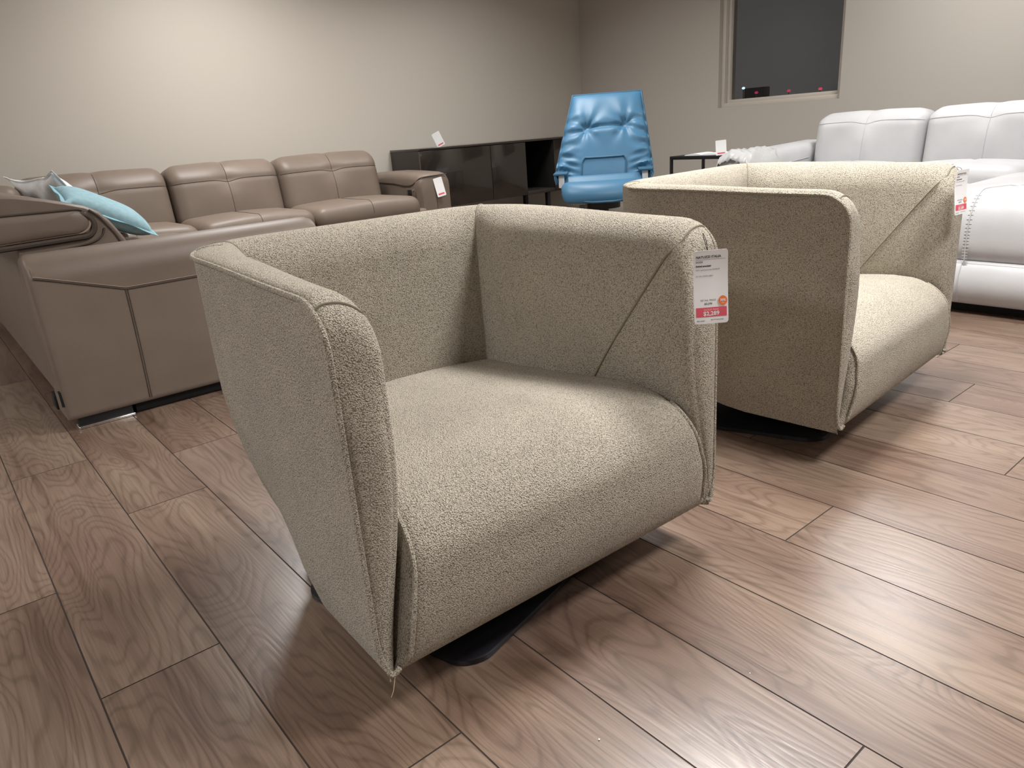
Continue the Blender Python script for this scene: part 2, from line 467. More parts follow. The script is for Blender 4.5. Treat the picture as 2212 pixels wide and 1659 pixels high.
def chair_stations():
    """arm: front -> mitre; back: mitre -> centre, for the + side"""
    arm, back = [], []
    def inner_lat(ix):
        return lambda z: chair_A(max(z, .2)) - chair_T(max(z, lerp(0, .45, smooth(-.1, -.4, ix)))) - .042*smooth(0, 1, -ix/.68) - .004 + (.020*(1-math.sqrt(max(0, 1-(1+ix/.034)**2))) if ix > -.034 else 0)
    xs = [0, -.003, -.009, -.018, -.03, -.045, -.06, -.08, -.11, -.15, -.2, -.27, -.34, -.41, -.48, -.54, -.585]
    for x in xs: arm.append((x, A0, (0, 1), x, smooth(-.25, -.60, x)*.6, inner_lat(x)))
    for k in range(1, 7):
        a = math.pi/4*k/6
        ox, oy = -(DEP-RO) - RO*math.sin(a), A0-RO + RO*math.cos(a)
        ix = lerp(-.585, XIN, k/6); arm.append((ox, oy, (-math.sin(a), math.cos(a)), ix, lerp(.6, 1, k/6), inner_lat(ix)))
    yc = inner_lat(XIN)
    for k in range(0, 7):
        a = math.pi/4 + math.pi/4*k/6
        ox, oy = -(DEP-RO) - RO*math.sin(a), A0-RO + RO*math.cos(a)
        f = lerp(1, .72, k/6)
        back.append((ox, oy, (-math.sin(a), math.cos(a)), XIN, 1, (lambda f: (lambda z: yc(max(z, .45))*f))(f)))
    for k in range(1, 7):
        f = lerp(.72, 0, k/6); oy = lerp(A0-RO, 0, k/6)
        back.append((-DEP, oy, (-1, 0), XIN, 1, (lambda f: (lambda z: yc(max(z, .45))*f))(f)))
    return arm, back
def make_armchair():
    root = thing('swivel_armchair', '', 'armchair')
    arm, back = chair_stations()
    RA = [chair_ring(s) for s in arm]; RB = [chair_ring(s) for s in back]
    nO = len(ZF)-1  # index of the outer crest edge in a ring
    for sgn in (-1, 1):
        fl = lambda p: Vector((p[0], p[1]*sgn, p[2]))
        m = MB(); V = m.grid([[fl(p) for p in r] for r in RA], False, True)
        # front cap with a soft bulge, spanned level by level between the outer and inner edge
        ring = RA[0]; q = nO + NC//3
        def edge_at(seq, z):
            for a_, b_ in zip(seq, seq[1:]):
                if a_[2] <= z <= b_[2]: return Vector(a_).lerp(Vector(b_), (z-a_[2])/max(1e-7, b_[2]-a_[2]))
            return Vector(seq[-1])
        oe, ie = ring[:q+1], list(reversed(ring[q:]))
        zt = ring[q][2]; rows = []
        for i in range(41):
            z = lerp(Z0, zt-.0002, 1-(1-i/40)**1.6)
            a, b = fl(edge_at(oe, z)), fl(edge_at(ie, z)); row = []; wid = (a-b).length
            for k in range(11):
                t = k/10; p = a.lerp(b, t)
                if 0 < t < 1: p.x += min(.016, wid*.20)*math.sin(math.pi*t)**.6*smooth(zt, zt-.16, z)
                row.append(p)
            rows.append(row)
        m.grid(rows)
        bmesh.ops.remove_doubles(m.bm, verts=list(m.bm.verts), dist=.0002)
        # seam arcs: across the rounded front and down the inner face
        st = 4
        arc = [fl(p) + Vector((0, 0, .0004)) for p in RA[st][nO:nO+13]]
        def inner_pt(x, z):
            j = max(k for k in range(len(arm)) if RA[k][nO+NC][0] >= x or k == 0)
            j = min(j, len(arm)-2); r0, r1 = RA[j], RA[j+1]
            def at(r):
                for k in range(nO+NC//3, len(r)-1):
                    if r[k][2] >= z >= r[k+1][2]:
                        t = (r[k][2]-z)/max(1e-6, r[k][2]-r[k+1][2]); return Vector(r[k]).lerp(Vector(r[k+1]), t)
                return Vector(r[nO+NC])
            p, q = at(r0), at(r1); t = max(0, min(1, (p.x-x)/max(1e-6, p.x-q.x))); v = p.lerp(q, t); v.x = x; return v
        e0 = RA[st][nO+12]; diag = []
        for k in range(1, 15):
            t = k/14; x = lerp(e0[0], -.300, t**.92); z = lerp(e0[2], .345, t**.97)
            diag.append(fl(inner_pt(x, z) + Vector((0, -.0012 - .002*max(0, 1-k/5), .0012*max(0, 1-k/5)))))
        m.tube(arc + diag, .0022, 6, mi=1)
        m.build('armrest', [M_BOUCLE, M_SEAM], root)
        arm_o = root.children[-1] if root.children else None
        # welt: round the back corner, along the outer top edge, down the front edge, folding into the seat edge
        cl = [fl(p) + Vector((0, 0, -.003)) for p in RA[20][nO+7:nO:-2]] if sgn < 0 else []
        pth = cl + [fl(r[nO]) for r in RA[19::-1]]
        low = [fl(ring[i]) for i in range(nO-1, 3, -1)]
        path = [p + Vector((.001, sgn*.0015, .001)) for p in pth + low]
        e = path[-1]
        loop = [Vector((e.x+.004, e.y-sgn*.008, .119)), Vector((e.x+.007, e.y-sgn*.016, .114)), Vector((e.x+.009, e.y-sgn*.025, .122))]
        m = MB(); m.tube(catmull(path + loop, 3), .0050, 8)
        o = m.build('welt', M_BOUCLE, arm_o)
    m = MB()
    full = [[Vector((p[0], -p[1], p[2])) for p in r] for r in RB] + [[Vector(p) for p in r] for r in reversed(RB[:-1])]
    m.grid(full, False, True)
    for sgn in (-1, 1):
        m.tube([Vector((p[0], p[1]*sgn, p[2])) for p in RB[0][nO+3:]][:24], .0022, 6, mi=1)
    m.build('backrest', [M_BOUCLE, M_SEAM], root)
    # seat
    prof = [(-.70, .20), (-.70, .30), (-.695, .335), (-.66, .347), (-.58, .352), (-.48, .359), (-.38, .367), (-.28, .376), (-.20, .382), (-.15, .384)]
    cx_, cz_, rr = -.112, .262, .120
    for k in range(0, 13):
        a = math.pi/2*(1-k/12); prof.append((cx_ + rr*math.cos(a), cz_ + rr*math.sin(a)))
    prof += [(.012, .235), (.013, .20), (.012, .165), (.008, .135), (.002, .115), (-.008, .102), (-.022, .096), (-.06, .094), (-.25, .098), (-.45, .115), (-.62, .15)]
    nu = 44; rows = []
    for k in range(nu+1):
        u = -1 + 2*k/nu; u = math.copysign(1-(1-abs(u))**1.5, u)
        row = []
        for i, (x, z) in enumerate(prof):
            top = smooth(-.05, -.125, x)
            hw_t = A0 - chair_T(.5) - .042*smooth(0, 1, -x/.68) + .006
            hw_f = lerp(chair_A(z) - .010, chair_A(z) - chair_T(z) - .008, smooth(.10, .15, z))
            hw = lerp(hw_f, hw_t, top)
            er = lerp(.014, .028, smooth(.10, .16, z)); ed = max(0, (abs(u)*hw - (hw-er))/er)
            q = 1 - math.sqrt(max(0, 1-ed*ed)) if ed < 1 else 1
            X, Z = x, z
            if z > .2: Z += .016*(1-u*u)*smooth(0, -.15, x) + .004*(1-u*u)
            if x > -.1: X += (.014 + .008*(1-u*u))*smooth(.09, .24, z)*smooth(.42, .30, z)
            if x > -.13: X -= (.004 + .024*smooth(.095, .16, z))*q*smooth(.50, .39, z)
            if z > .25: Z -= .016*q*(1-.5*smooth(-.1, -.3, x))
            row.append(Vector((X, u*hw, Z)))
        rows.append(row)
    m = MB(); V = m.grid(rows, False, True)
    for e in (V[0], V[-1]): m.quad(*e)
    seat = m.build('seat_cushion', M_BOUCLE, root)
    for sgn, row in ((-1, rows[2]), (1, rows[-3])):
        pts = [p + Vector((.0025, sgn*.001, 0)) for p in row[14:len(prof)-7]]
        m = MB(); m.tube(catmull(pts, 3), .0046, 8); m.build('welt', M_BOUCLE, seat)
    # swivel base
    def plate(m, half, r, z0, z1, c, rot, seg=8):
        poly = []
        for (sx, sy, a0) in ((1, 1, 0), (-1, 1, 90), (-1, -1, 180), (1, -1, 270)):
            for k in range(seg+1):
                a = R(a0 + 90*k/seg); poly.append((sx*(half-r) + r*math.cos(a), sy*(half-r) + r*math.sin(a)))
        cr, sr = math.cos(rot), math.sin(rot)
        P = [(c[0] + u*cr - v*sr, c[1] + u*sr + v*cr) for u, v in poly]
        rows = []
        for (z, k) in ((z0, .985), (z0+.002, 1), (z1-.002, 1), (z1, .985)):
            rows.append([Vector((c[0]+(u-c[0])*k, c[1]+(v-c[1])*k, z)) for u, v in P])
        V = m.grid(rows, False, True); m.quad(*V[0]); m.quad(*V[-1])
    m = MB(); plate(m, .25, .065, 0.0, .014, (-.385, 0), R(16)); base = m.build('base_plate', M_BASE, root)
    m = MB(); m.tube([(-.385, 0, .013), (-.385, 0, .075)], .085, 24); m.tube([(-.385, 0, .075), (-.385, 0, .118)], .16, 24); m.build('swivel_column', M_BLACK, root)
    return root, base
CH, base1 = make_armchair()
th = [ch for ch in CH.children if ch.name.startswith('armrest')]
m = MB(); m.tube(catmull([(-.006, -.408, .104), (-.001, -.414, .093), (.002, -.420, .078), (.0, -.425, .066)], 4), .0006, 5)
thread_o = m.build('loose_thread', mat('pale_yarn', (.62, .48, .32), .8), CH)
CH2 = copy_tree(CH)
for c in list(CH2.children):
    if c.name.startswith('loose_thread'): bpy.data.objects.remove(c)
base1.location = (.062, -.083, 0)
for c in CH2.children:
    if c.name.startswith('base_plate'): c.location = (.0, -.13, 0)
CH.location = (-.905, .846, 0); CH.rotation_euler = (0, 0, R(-1.6))
CH['label'] = 'nearest beige boucle swivel armchair, in the middle of the floor'; CH['group'] = 'boucle swivel armchairs'
CH2.scale = (1.03, 1.03, 1); CH2.location = (-.905, 2.252, 0); CH2.rotation_euler = (0, 0, R(4.4))
CH2['label'] = 'second beige boucle swivel armchair, behind the nearest one and beside the white sofa'; CH2['group'] = 'boucle swivel armchairs'

# ------------------------------------------------------------------ price tags
def text_mesh(body, size, align='LEFT', bold=0.0, spacing=1.0):
    cu = bpy.data.curves.new('printing', 'FONT'); cu.body = body; cu.size = size; cu.align_x = align
    cu.offset = bold; cu.space_character = spacing; cu.resolution_u = 2; cu.fill_mode = 'FRONT'
    o = bpy.data.objects.new('printing', cu); COL.objects.link(o)
    dg = bpy.context.evaluated_depsgraph_get(); dg.update()
    me = bpy.data.meshes.new_from_object(o.evaluated_get(dg))
    bpy.data.objects.remove(o); bpy.data.curves.remove(cu)
    return me
def make_tag(label, loc, rz, tilt=0.0, lean=0.0, size=(.0725, .158), bend=.004, lines='full', hang=True, string=None, group='white price tags', scale=1.0):
    """local x right, z up, printed face towards -y, origin at the top centre"""
    root = thing('price_tag', label, 'price tag', loc, rz, group)
    root.rotation_mode = 'XYZ'; root.rotation_euler = (lean, tilt, rz); root.scale = (scale,)*3
    w, h = size; cr = .006
    def bd(x, z): return bend*math.sin(-z/h*math.pi*1.3 + .4) - bend*.4 + .25*bend*math.sin(x/w*4)
    poly = []
    for (sx, sz, a0) in ((1, 1, 0), (-1, 1, 90), (-1, -1, 180), (1, -1, 270)):
        for k in range(5):
            a = R(a0+90*k/4); poly.append((sx*(w/2-cr) + cr*math.cos(a), -h/2 + sz*(h/2-cr) + cr*math.sin(a)))
    # card as a grid clipped to rounded outline: rows over z
    zs = sorted({round(z, 5) for _, z in poly} | {round(-h*k/20, 5) for k in range(1, 20)}, reverse=True)
    def halfw(z):
        d = min(-z, h+z)
        return w/2 if d >= cr else w/2 - cr + math.sqrt(max(0, cr*cr - (cr-d)**2))
    m = MB()
    rows = [[Vector((hx*halfw(z), bd(hx*halfw(z), z) + o, z)) for hx, o in [(-1+.25*k, 0) for k in range(9)] + [(1-.25*k, .0008) for k in range(9)]] for z in zs]
    V = m.grid(rows, False, True); m.quad(*V[0]); m.quad(*V[-1])
    card = m.build('card', M_PAPER, root)
    def place(me, x, z, off, material, name):
        for v in me.vertices:
            X, Z = v.co.x + x, v.co.y + z
            v.co = Vector((X, bd(X, Z) - off, Z))
        me.materials.clear(); me.materials.append(material)
        o = bpy.data.objects.new(name, me); COL.objects.link(o); o.parent = card; return o
    def rect(x0, x1, z0, z1, off, material, name):
        m = MB(); N = 8; Z = [lerp(z0, z1, k/6) for k in range(7)]
        m.grid([[Vector((lerp(x0, x1, k/N), bd(lerp(x0, x1, k/N), z) - off, z)) for k in range(N+1)] for z in Z])
        return m.build(name, material, card, fixn=False)
    L = -w/2 + .0055; s = h/.158
    rect(-w/2+(.004 if lines == 'full' else .012), w/2-(.0035 if lines == 'full' else .012), -h*.905, -h*(.775 if lines == 'full' else .82), .0003, M_PINK, 'price_band')
    c = (w/2-.0115, -h*.692)
    if lines == 'full':
        m = MB(); vs = [m.bm.verts.new((c[0]+.0092*math.cos(2*math.pi*k/24), bd(c[0]+.0092*math.cos(2*math.pi*k/24), c[1]+.0105*math.sin(2*math.pi*k/24))-.0011, c[1]+.0105*math.sin(2*math.pi*k/24))) for k in range(24)]
        m.quad(*vs); m.build('discount_sticker', M_ORANGE, card, fixn=False)
    if lines == 'full': place(text_mesh('$2,289', .0125*s, 'CENTER', .0003), 0, -h*.885, .0006, M_PAPER, 'printed_price')
    if lines == 'full':
        T = [('NATUZZI ITALIA', .0070, L, -.0165, M_INK, .00022), ('DODI', .0056, L, -.0265, M_INK, .0001), ('Swivel armchair', .0050, L, -.0350, M_INK, .00025),
             ('Fabric: upholstered, base OR.9005 M', .0033, L, -.0425, M_GREYINK, .00008), ("2'11 W x 2'10 D x 28 H", .0036, L, -.0560, M_GREYINK, .00012),
             ('SKU: 616277', .0031, L, -.1525, M_INK, .0001), ('Mod. 377 swivel armchair', .0026, -.001, -.1505, M_INK, .00008)]
        for b_, sz, x, z, mt, bo in T: place(text_mesh(b_, sz, 'LEFT', bo), x, z*s, .0004, mt, 'printing')
        rect(L, w/2-.005, -.0200*s, -.0195*s, .0004, M_INK, 'printed_rule')
        place(text_mesh('RETAIL PRICE', .0050, 'CENTER', .0001, 1.1), -.006, -.1085*s, .0004, M_GREYINK, 'printing')
        place(text_mesh('$3,270', .0060, 'CENTER', .0001), -.006, -.1165*s, .0004, M_INK, 'printing')
        place(text_mesh('OUTLET PRICE', .0044, 'CENTER', 0, 1.1), 0, -.1290*s, .0006, M_PAPER, 'printing')
        place(text_mesh('30%', .0072, 'CENTER', .0002), c[0], c[1]-.0012, .0016, M_PAPER, 'printing')
        place(text_mesh('OFF', .0034, 'CENTER'), c[0], c[1]-.0058, .0016, M_PAPER, 'printing')
    if string:
        m = MB(); m.tube(catmull([Vector(p) for p in string], 6), .0007, 6); m.build('string', M_STRING, root)
    return root
# tag hung on the nearest armchair: solve its plane from where its top edge runs
def facing(p, extra=0.0):
    """rz so that local -y looks at the camera from p"""
    return math.atan2(-p.x, p.y)*-1 + extra if False else math.atan2(p.y, p.x) - math.pi/2 + extra
p = on_x(1535, 540, -.858)
make_tag('white price tag hanging on the right arm of the nearest armchair', p, facing(p, R(10)), tilt=R(-1.5), scale=.935,
         string=[(-.006, .001, -.004), (-.0075, .0, .012), (-.011, .004, .028), (-.014, .012, .034), (-.010, .014, .018), (-.006, .002, -.004)])
p = on_x(2082, 366, -.905)
t2 = make_tag('white price tag hanging on the second armchair, in front of the white sofa', p, facing(p, R(57)), tilt=R(-1), bend=.006, scale=.86,
         string=[(-.006, .001, -.004), (-.012, .004, .006), (-.022, .012, .010), (-.016, .010, .0), (-.006, .002, -.004)])

# ------------------------------------------------------------------ taupe sectional sofa on the left wall
def back_cushion_mesh(w, hgt, dep, r, pinch=.018, zs=.30, thread=1, top_roll=.04):
    """local: x front, y width, z up from 0; returns MB with seams (material 1)"""
    hw, hh, hd = w/2, hgt/2, dep/2
    zl = hgt*(1-zs) - hh
    def fn(p):
        x, y, z = p
        u, v = y/hw, z/hh
        if x > 0:
            b = .020*(1-u*u)*(1-v*v) 
            d = pinch*math.exp(-(y*y)/(2*.055**2) - ((z-zl)**2)/(2*.05**2))
            g = .006*math.exp(-((z-zl)**2)/(2*.012**2)) + .005*math.exp(-(y*y)/(2*.012**2))
            x = x + (b - d - g)*smooth(0, hd*.5, p[0])
        if z > 0:
            z = z + (.010*(1-u*u) - .006*math.exp(-(y*y)/(2*.03**2)))*smooth(0, hh, z)
            x = x - top_roll*smooth(zl, hh, z)
        return (x, y, z+hh)
    m = MB(); m.rbox((hd, hw, hh), r, (4, 44, 26), 5, fn)
    def surf(y, z):
        # approximate front surface incl. edge rounding
        ey = max(0, abs(y)-(hw-r)); ez = max(0, abs(z)-(hh-r)); q = min(r, math.hypot(ey, ez))
        return Vector(fn((hd - r + math.sqrt(max(0, r*r-q*q)), y, z))) + Vector((.0006, 0, 0))
    if thread:
        dip = lambda y: -.014*math.exp(-(y*y)/(2*.05**2))
        m.tube([surf(lerp(-hw+.012, hw-.012, k/40), zl + dip(lerp(-hw, hw, k/40))) for k in range(41)], .0022, 6, mi=1)
        m.tube([surf(0, lerp(-hh+.02, hh-.02, k/24)) for k in range(25)], .0022, 6, mi=1)
    return m
def place_mesh(m, M):
    for v in m.bm.verts: v.co = M @ v.co
    return m
def brown_sofa():
    LOC = (-5.4, 1.8, 0)
    root = thing('sectional_sofa', 'L-shaped taupe leather sectional sofa along the left wall', 'sofa', LOC)
    B = lambda m, name, mats=None, parent=root, sharp=40: m.build(name, mats or [M_BROWN, M_BROWNTHREAD, M_STITCH], parent, sharp, shift=LOC)
    # carcass
    m = MB(); m.box((-5.90, .30, .06), (-5.06, 3.30, .40), .03, 3); m.box((-5.92, .30, .06), (-5.66, 3.10, .74), .05, 4); B(m, 'base_frame')
    m = MB(); m.box((-5.05, .302, .06), (-3.19, 1.33, .40), .03, 3); B(m, 'base_frame')
    m = MB(); m.box((-5.82, .40, .0), (-5.12, 3.5, .07)); m.box((-5.1, .40, 0), (-3.10, 1.28, .07)); m.box((-3.10, .52, .004), (-3.035, 1.34, .062)); B(m, 'plinth', M_PLINTH)
    # main row
    spans = [(.60, 1.480), (1.486, 2.280), (2.286, 3.13)]
    for (a, b) in spans:
        m = back_cushion_mesh(b-a, .46, .30, .085)
        place_mesh(m, Matrix.Translation((-5.565, (a+b)/2, .41)) @ Matrix.Rotation(R(-9), 4, 'Y'))
        B(m, 'back_cushion')
    # corner back behind the pillows
    m = MB(); m.rbox((.17, .20, .22), .08, (4, 6, 6), 5, None, Matrix.Translation((-5.62, .42, .62))); B(m, 'corner_back')
    for (a, b) in [(.70, 1.475), (1.480, 2.278), (2.283, 3.17)]:
        w = (b-a)/2
        def fn(p, w=w):
            x, y, z = p; u = y/w
            if z > 0: z += .020*(1-u*u)*smooth(0, .08, z) - .004*math.exp(-(y*y)/(2*.012**2))
            if x > .2: x += .012*(1-u*u)
            return (x, y, z)
        m = MB(); m.rbox((.36, w, .085), .075, (14, 24, 2), 5, fn, Matrix.Translation((-5.29, (a+b)/2, .425)))
        pts = []
        for k in range(30):
            t = k/29
            if t < .7: q = (lerp(-.25, .285, t/.7), 0, .085)
            else:
                aa = (t-.7)/.3*math.pi/2; q = (.285 + .075*math.sin(aa), 0, .01 + .075*math.cos(aa))
            q = Vector(fn(q)); pts.append(Vector((-5.29, (a+b)/2, .425)) + q + Vector((0, 0, .001)))
        m.tube(pts, .0022, 6, mi=1)
        B(m, 'seat_cushion')
    # seat of the short wing
    m = MB(); m.rbox((.87, .36, .085), .075, (20, 12, 2), 5, lambda p: (p[0], p[1], p[2] + (.015*(1-(p[1]/.36)**2) if p[2] > 0 else 0)), Matrix.Translation((-4.06, 1.0, .40))); B(m, 'seat_cushion')
    # back of the wing: folded headrest profile extruded along x
    prof = [(.70, .44), (.69, .56), (.668, .65), (.648, .69), (.628, .722), (.600, .758), (.555, .785), (.49, .806), (.42, .826), (.33, .846), (.24, .858), (.15, .858), (.09, .838), (.075, .80), (.10, .76), (.16, .725), (.25, .690), (.297, .66), (.297, .10), (.70, .10)]
    XA, XB = -5.78, -3.215
    m = MB()
    P = [Vector((0, y, z)) for y, z in prof]
    cen = Vector((0, .42, .62))
    rows = []
    for (x, k) in ((XA, .93), (XA+.012, .98), (XA+.03, 1)) + tuple((lerp(XA+.03, XB-.035, i/12), 1) for i in range(1, 12)) + ((XB-.035, 1), (XB-.018, .992), (XB-.006, .975), (XB, .95)):
        wob = .004*math.sin(x*9)
        rows.append([Vector((x, cen.y+(p.y-cen.y)*k, cen.z+(p.z-cen.z)*k + (wob if p.z > .7 else 0))) for p in P])
    V = m.grid(rows, False, True); m.quad(*V[0]); m.quad(*V[-1])
    bk = B(m, 'wing_back')
    # end of the headrest: oval leather end, dark tube standing in for the shaded gap below, welts
    def oval(z_top, z_bot, y0, y1, n=10):
        pts = []
        zc, h = (z_top+z_bot)/2, (z_top-z_bot)/2
        top = [(lerp(y0, y1-h, k/n), lerp(z_top+.006, z_top, k/n)) for k in range(n)]
        arc = [(y1-h + h*math.sin(math.pi*k/12), zc + h*math.cos(math.pi*k/12)) for k in range(13)]
        bot = [(lerp(y1-h, y0, k/n), lerp(z_bot, z_bot-.012, k/n)) for k in range(1, n+1)]
        return top + arc + bot
    ov = oval(.775, .692, .12, .556)
    m = MB(); cen2 = Vector((0, .33, .733))
    rows = []
    for (x, k) in ((XB-.01, 1.0), (XB+.006, .99), (XB+.016, .93), (XB+.021, .75), (XB+.023, .4)):
        rows.append([Vector((x, cen2.y+(y-cen2.y)*k, cen2.z+(z-cen2.z)*k)) for y, z in ov])
    V = m.grid(rows, False, True); m.quad(*V[-1]); B(m, 'headrest_end', parent=bk)
    m = MB(); m.tube([(XB+.006, y, z) for y, z in ov[23-10:]], .0045, 8, mi=2); m.tube([(XB+.004, y+.012, z-.016) for y, z in ov[10:]], .011, 8, mi=1)
    m.tube([(XB+.004, y+.003, z+.004) for y, z in ov[:13]], .004, 8, mi=1)
    m.tube(catmull([(XB+.004, .562, .772), (XB+.003, .59, .745), (XB+.002, .615, .705), (XB+.001, .638, .66), (XB+.001, .655, .60), (XB, .665, .52)], 5), .0042, 8, mi=1)
    m.tube(catmull([(XB+.004, .60, .70), (XB+.004, .585, .672), (XB+.004, .545, .652), (XB+.004, .45, .64), (XB+.004, .31, .632), (XB+.004, .302, .58)], 6), .0035, 8, mi=1)
    B(m, 'welt', parent=bk)  # welts, plus the thick dark tube that paints the gap's shade
    # near end panel (low arm) facing the room
    def panel(name, y0, y1, xf, xb, zt, z0, seams):
        m = MB(); hw, hx = (y1-y0)/2, (xf-xb)/2; r = min(.1, hx-.002)
        poly = [(xb, z0), (xf-.006, z0), (xf, z0+.008)] + [(xf+.010*math.sin(math.pi*k/12), lerp(z0+.02, zt-r-.01, k/12)) for k in range(13)]
        poly += [(xf-r + r*math.cos(math.pi/2*k/10), zt-r + r*math.sin(math.pi/2*k/10)) for k in range(11)]
        poly += [(lerp(xf-r, xb+.04, k/3), zt - .004*k) for k in range(1, 4)] + [(xb+.012, zt-.03), (xb, zt-.07)]
        cz, cxm = (z0+zt)/2, (xf+xb)/2
        rows = []
        for (y, k) in ((y0, .86), (y0+.004, .94), (y0+.012, .98), (y0+.025, 1)) + tuple((lerp(y0+.025, y1-.06, i/14), 1) for i in range(1, 14)) + ((y1-.06, 1), (y1-.03, .985), (y1-.01, .93), (y1, .80)):
            kz = 1-(1-k)*.25
            rows.append([Vector((cxm+(x-cxm)*k, y, z0+(z-z0)*kz)) for x, z in poly])
        V = m.grid(rows, False, True); m.quad(*V[0]); m.quad(*V[-1])
        for sm, rr, mi in seams: m.tube(sm, rr, 6, mi=mi)
        return B(m, name)
    F = lambda y, z: Vector((-3.0 + .010*math.sin(math.pi*max(0, min(1, (z-.07)/.48))) + .0008, y, z))
    s1 = [F(.300, .575)] + [F(lerp(.31, .578, k/10), lerp(.572, .489, k/10)) for k in range(11)] + [F(lerp(.59, 1.375, k/12), lerp(.488, .492, k/12)) for k in range(13)]
    s2 = [F(lerp(.578, .571, k/10), lerp(.488, .058, k/10)) for k in range(11)]
    s3 = [p + Vector((0, .007, 0)) for p in s2]
    s4 = [p + Vector((0, 0, .007)) for p in s1]
    pn = panel('end_panel', .285, 1.395, -3.0, -3.205, .652, .045, [(s1, .0026, 1), (s2, .0022, 1), (s3, .0013, 1), (s4, .0012, 2)])
    m = MB(); m.tube(catmull([(-3.010, .306, .06), (-3.006, .303, .3), (-3.006, .303, .56), (-3.03, .303, .615), (-3.08, .303, .642), (-3.16, .303, .645)], 6), .004, 8); B(m, 'welt', [M_BROWN], pn)
    m = MB(); m.box((-3.035, .278, .10), (-3.008, .296, .158), .0015); lb = B(m, 'care_label', M_BLACK, pn); lb['label'] = 'small black fabric label with pale lettering'
    me = text_mesh('NATUZZI', .0105, 'CENTER', .0002)
    for v in me.vertices: v.co = Vector((-3.0215 + v.co.y*-1 + .003, .2772, .129 + v.co.x)) - Vector(LOC)
    me.materials.append(M_PAPER); o = bpy.data.objects.new('printing', me); COL.objects.link(o); o.parent = lb
    m = MB(); m.box((-3.06, .315, .006), (-3.012, .505, .046), .004, 2); m.mi = 1; m.box((-3.064, .31, 0), (-3.006, .51, .012), .005, 3); B(m, 'foot', [M_BLACK, M_CHROME])
    for (fx, fy) in ((-4.65, .36), (-3.39, .32)):
        m = MB(); m.box((fx-.04, fy-.03, 0), (fx+.04, fy+.03, .062), .004); B(m, 'foot', [M_BLACK])
    # far armrest with control pad
    m = MB(); y0, y1, xf = 3.262, 3.545, -5.08
    poly = [(y0, .06), (y0, .50), (y0-.006, .56), (y0-.012, .61), (y0, .645), (y0+.03, .666), (y0+.10, .672), (y1-.06, .668), (y1-.025, .655), (y1-.004, .62), (y1, .58), (y1, .06)]
    rows = []
    for (x, k, dz) in ((-5.88, .97, 0), (-5.86, 1, 0), (-5.6, 1, .012), (-5.4, 1, .008), (-5.2, 1, 0), (-5.13, 1, -.004), (-5.10, .985, -.012), (-5.085, .96, -.03), (-5.08, .92, -.045)):
        cy = (y0+y1)/2
        rows.append([Vector((x, cy+(y-cy)*k, z+(dz if z > .55 else 0))) for y, z in poly])
    V = m.grid(rows, False, True); m.quad(*V[0]); m.quad(*V[-1])
    m.tube(catmull([(-5.8, y0-.011, .595), (-5.5, y0-.011, .590), (-5.32, y0-.012, .575), (-5.20, y0-.011, .580), (-5.12, y0-.006, .615), (-5.086, y0+.01, .635), (-5.079, y0+.08, .640), (-5.079, y1-.03, .645)], 5), .004, 6, mi=1)
    m.tube([(-5.0785, y0+.14, .60), (-5.0785, y0+.145, .08)], .002, 6, mi=1)
    ar = B(m, 'armrest')
    m = MB(); m.box((-5.30, y0-.008, .475), (-5.16, y0+.004, .555), .003); m.mi = 1; m.box((-5.275, y0-.011, .49), (-5.215, y0-.006, .54), .002); m.mi = 2
    m.tube([(-5.19, y0-.013, .538), (-5.19, y0-.007, .538)], .008, 12); B(m, 'control_pad', [mat('taupe_plastic', (.12, .09, .07), .5), M_BLACK, M_CHROME], ar)
    return root
brown_sofa()

def pillow(name, label, cat, mats, M, s=.23, th=.075, flange=.02, wr=.0, seed=1, pinch=.05):
    root = thing(name, label, cat, M.to_translation(), 0)
    rnd = random.Random(seed); ph = [rnd.random()*6 for _ in range(6)]
    N = 26; m = MB()
    def top(u, v, sg):
        e = max(0, (1-u**4)*(1-v**4)); t = th*e**.55
        ku, kv = 1 - pinch*(1-v*v)*abs(u)**3, 1 - pinch*(1-u*u)*abs(v)**3
        z = sg*t + wr*math.sin(u*5+ph[0])*math.sin(v*4+ph[1]) + wr*.6*math.sin(u*9+v*7+ph[2])*e
        return Vector((u*s*ku, v*s*kv, z))
    for sg in (1, -1):
        m.grid([[top(-1+2*i/N, -1+2*j/N, sg) for j in range(N+1)] for i in range(N+1)])
    bmesh.ops.remove_doubles(m.bm, verts=list(m.bm.verts), dist=.0003)
    for v in m.bm.verts: v.co = M @ v.co
    c = m.build('cover', mats[0], root, shift=M.to_translation(), sharp=80)
    m = MB()
    ring = []
    for k in range(4*N):
        side, t = divmod(k, N); t = -1 + 2*t/N
        u, v = ((t, -1), (1, t), (-t, 1), (-1, -t))[side]; ring.append((u, v))
    rows = []
    for (q, o) in ((0, .003), (flange, .0018), (flange, -.0018), (0, -.003)):
        rr = []
        for u, v in ring:
            p = top(u, v, 0); d = Vector((u, v, 0)); 
            d = Vector((math.copysign(1, u) if abs(u) > .999 else 0, math.copysign(1, v) if abs(v) > .999 else 0, 0))
            rr.append(M @ (p + d*q + Vector((0, 0, o + .004*math.sin(u*7+v*5+ph[3])*q/.02))))
        rows.append(rr)
    m.grid(rows, True, True); m.build('flange', mats[1], c, shift=M.to_translation())
    return root
def aim(center, ex, ez):
    """frame with local x along ex, z near ez"""
    x = Vector(ex).normalized(); z = Vector(ez); z = (z - x*z.dot(x)).normalized(); y = z.cross(x)
    return Matrix.Translation(center) @ Matrix((x, y, z)).transposed().to_4x4()
pillow('throw_pillow', 'aqua blue linen throw pillow leaning on the taupe sofa', 'pillow', [M_AQUA, M_AQUAEDGE], aim((-4.60, .875, .683), (-.02, .86, -.48), (.15, .45, .86)), .222, .066, .018, .0, 3)
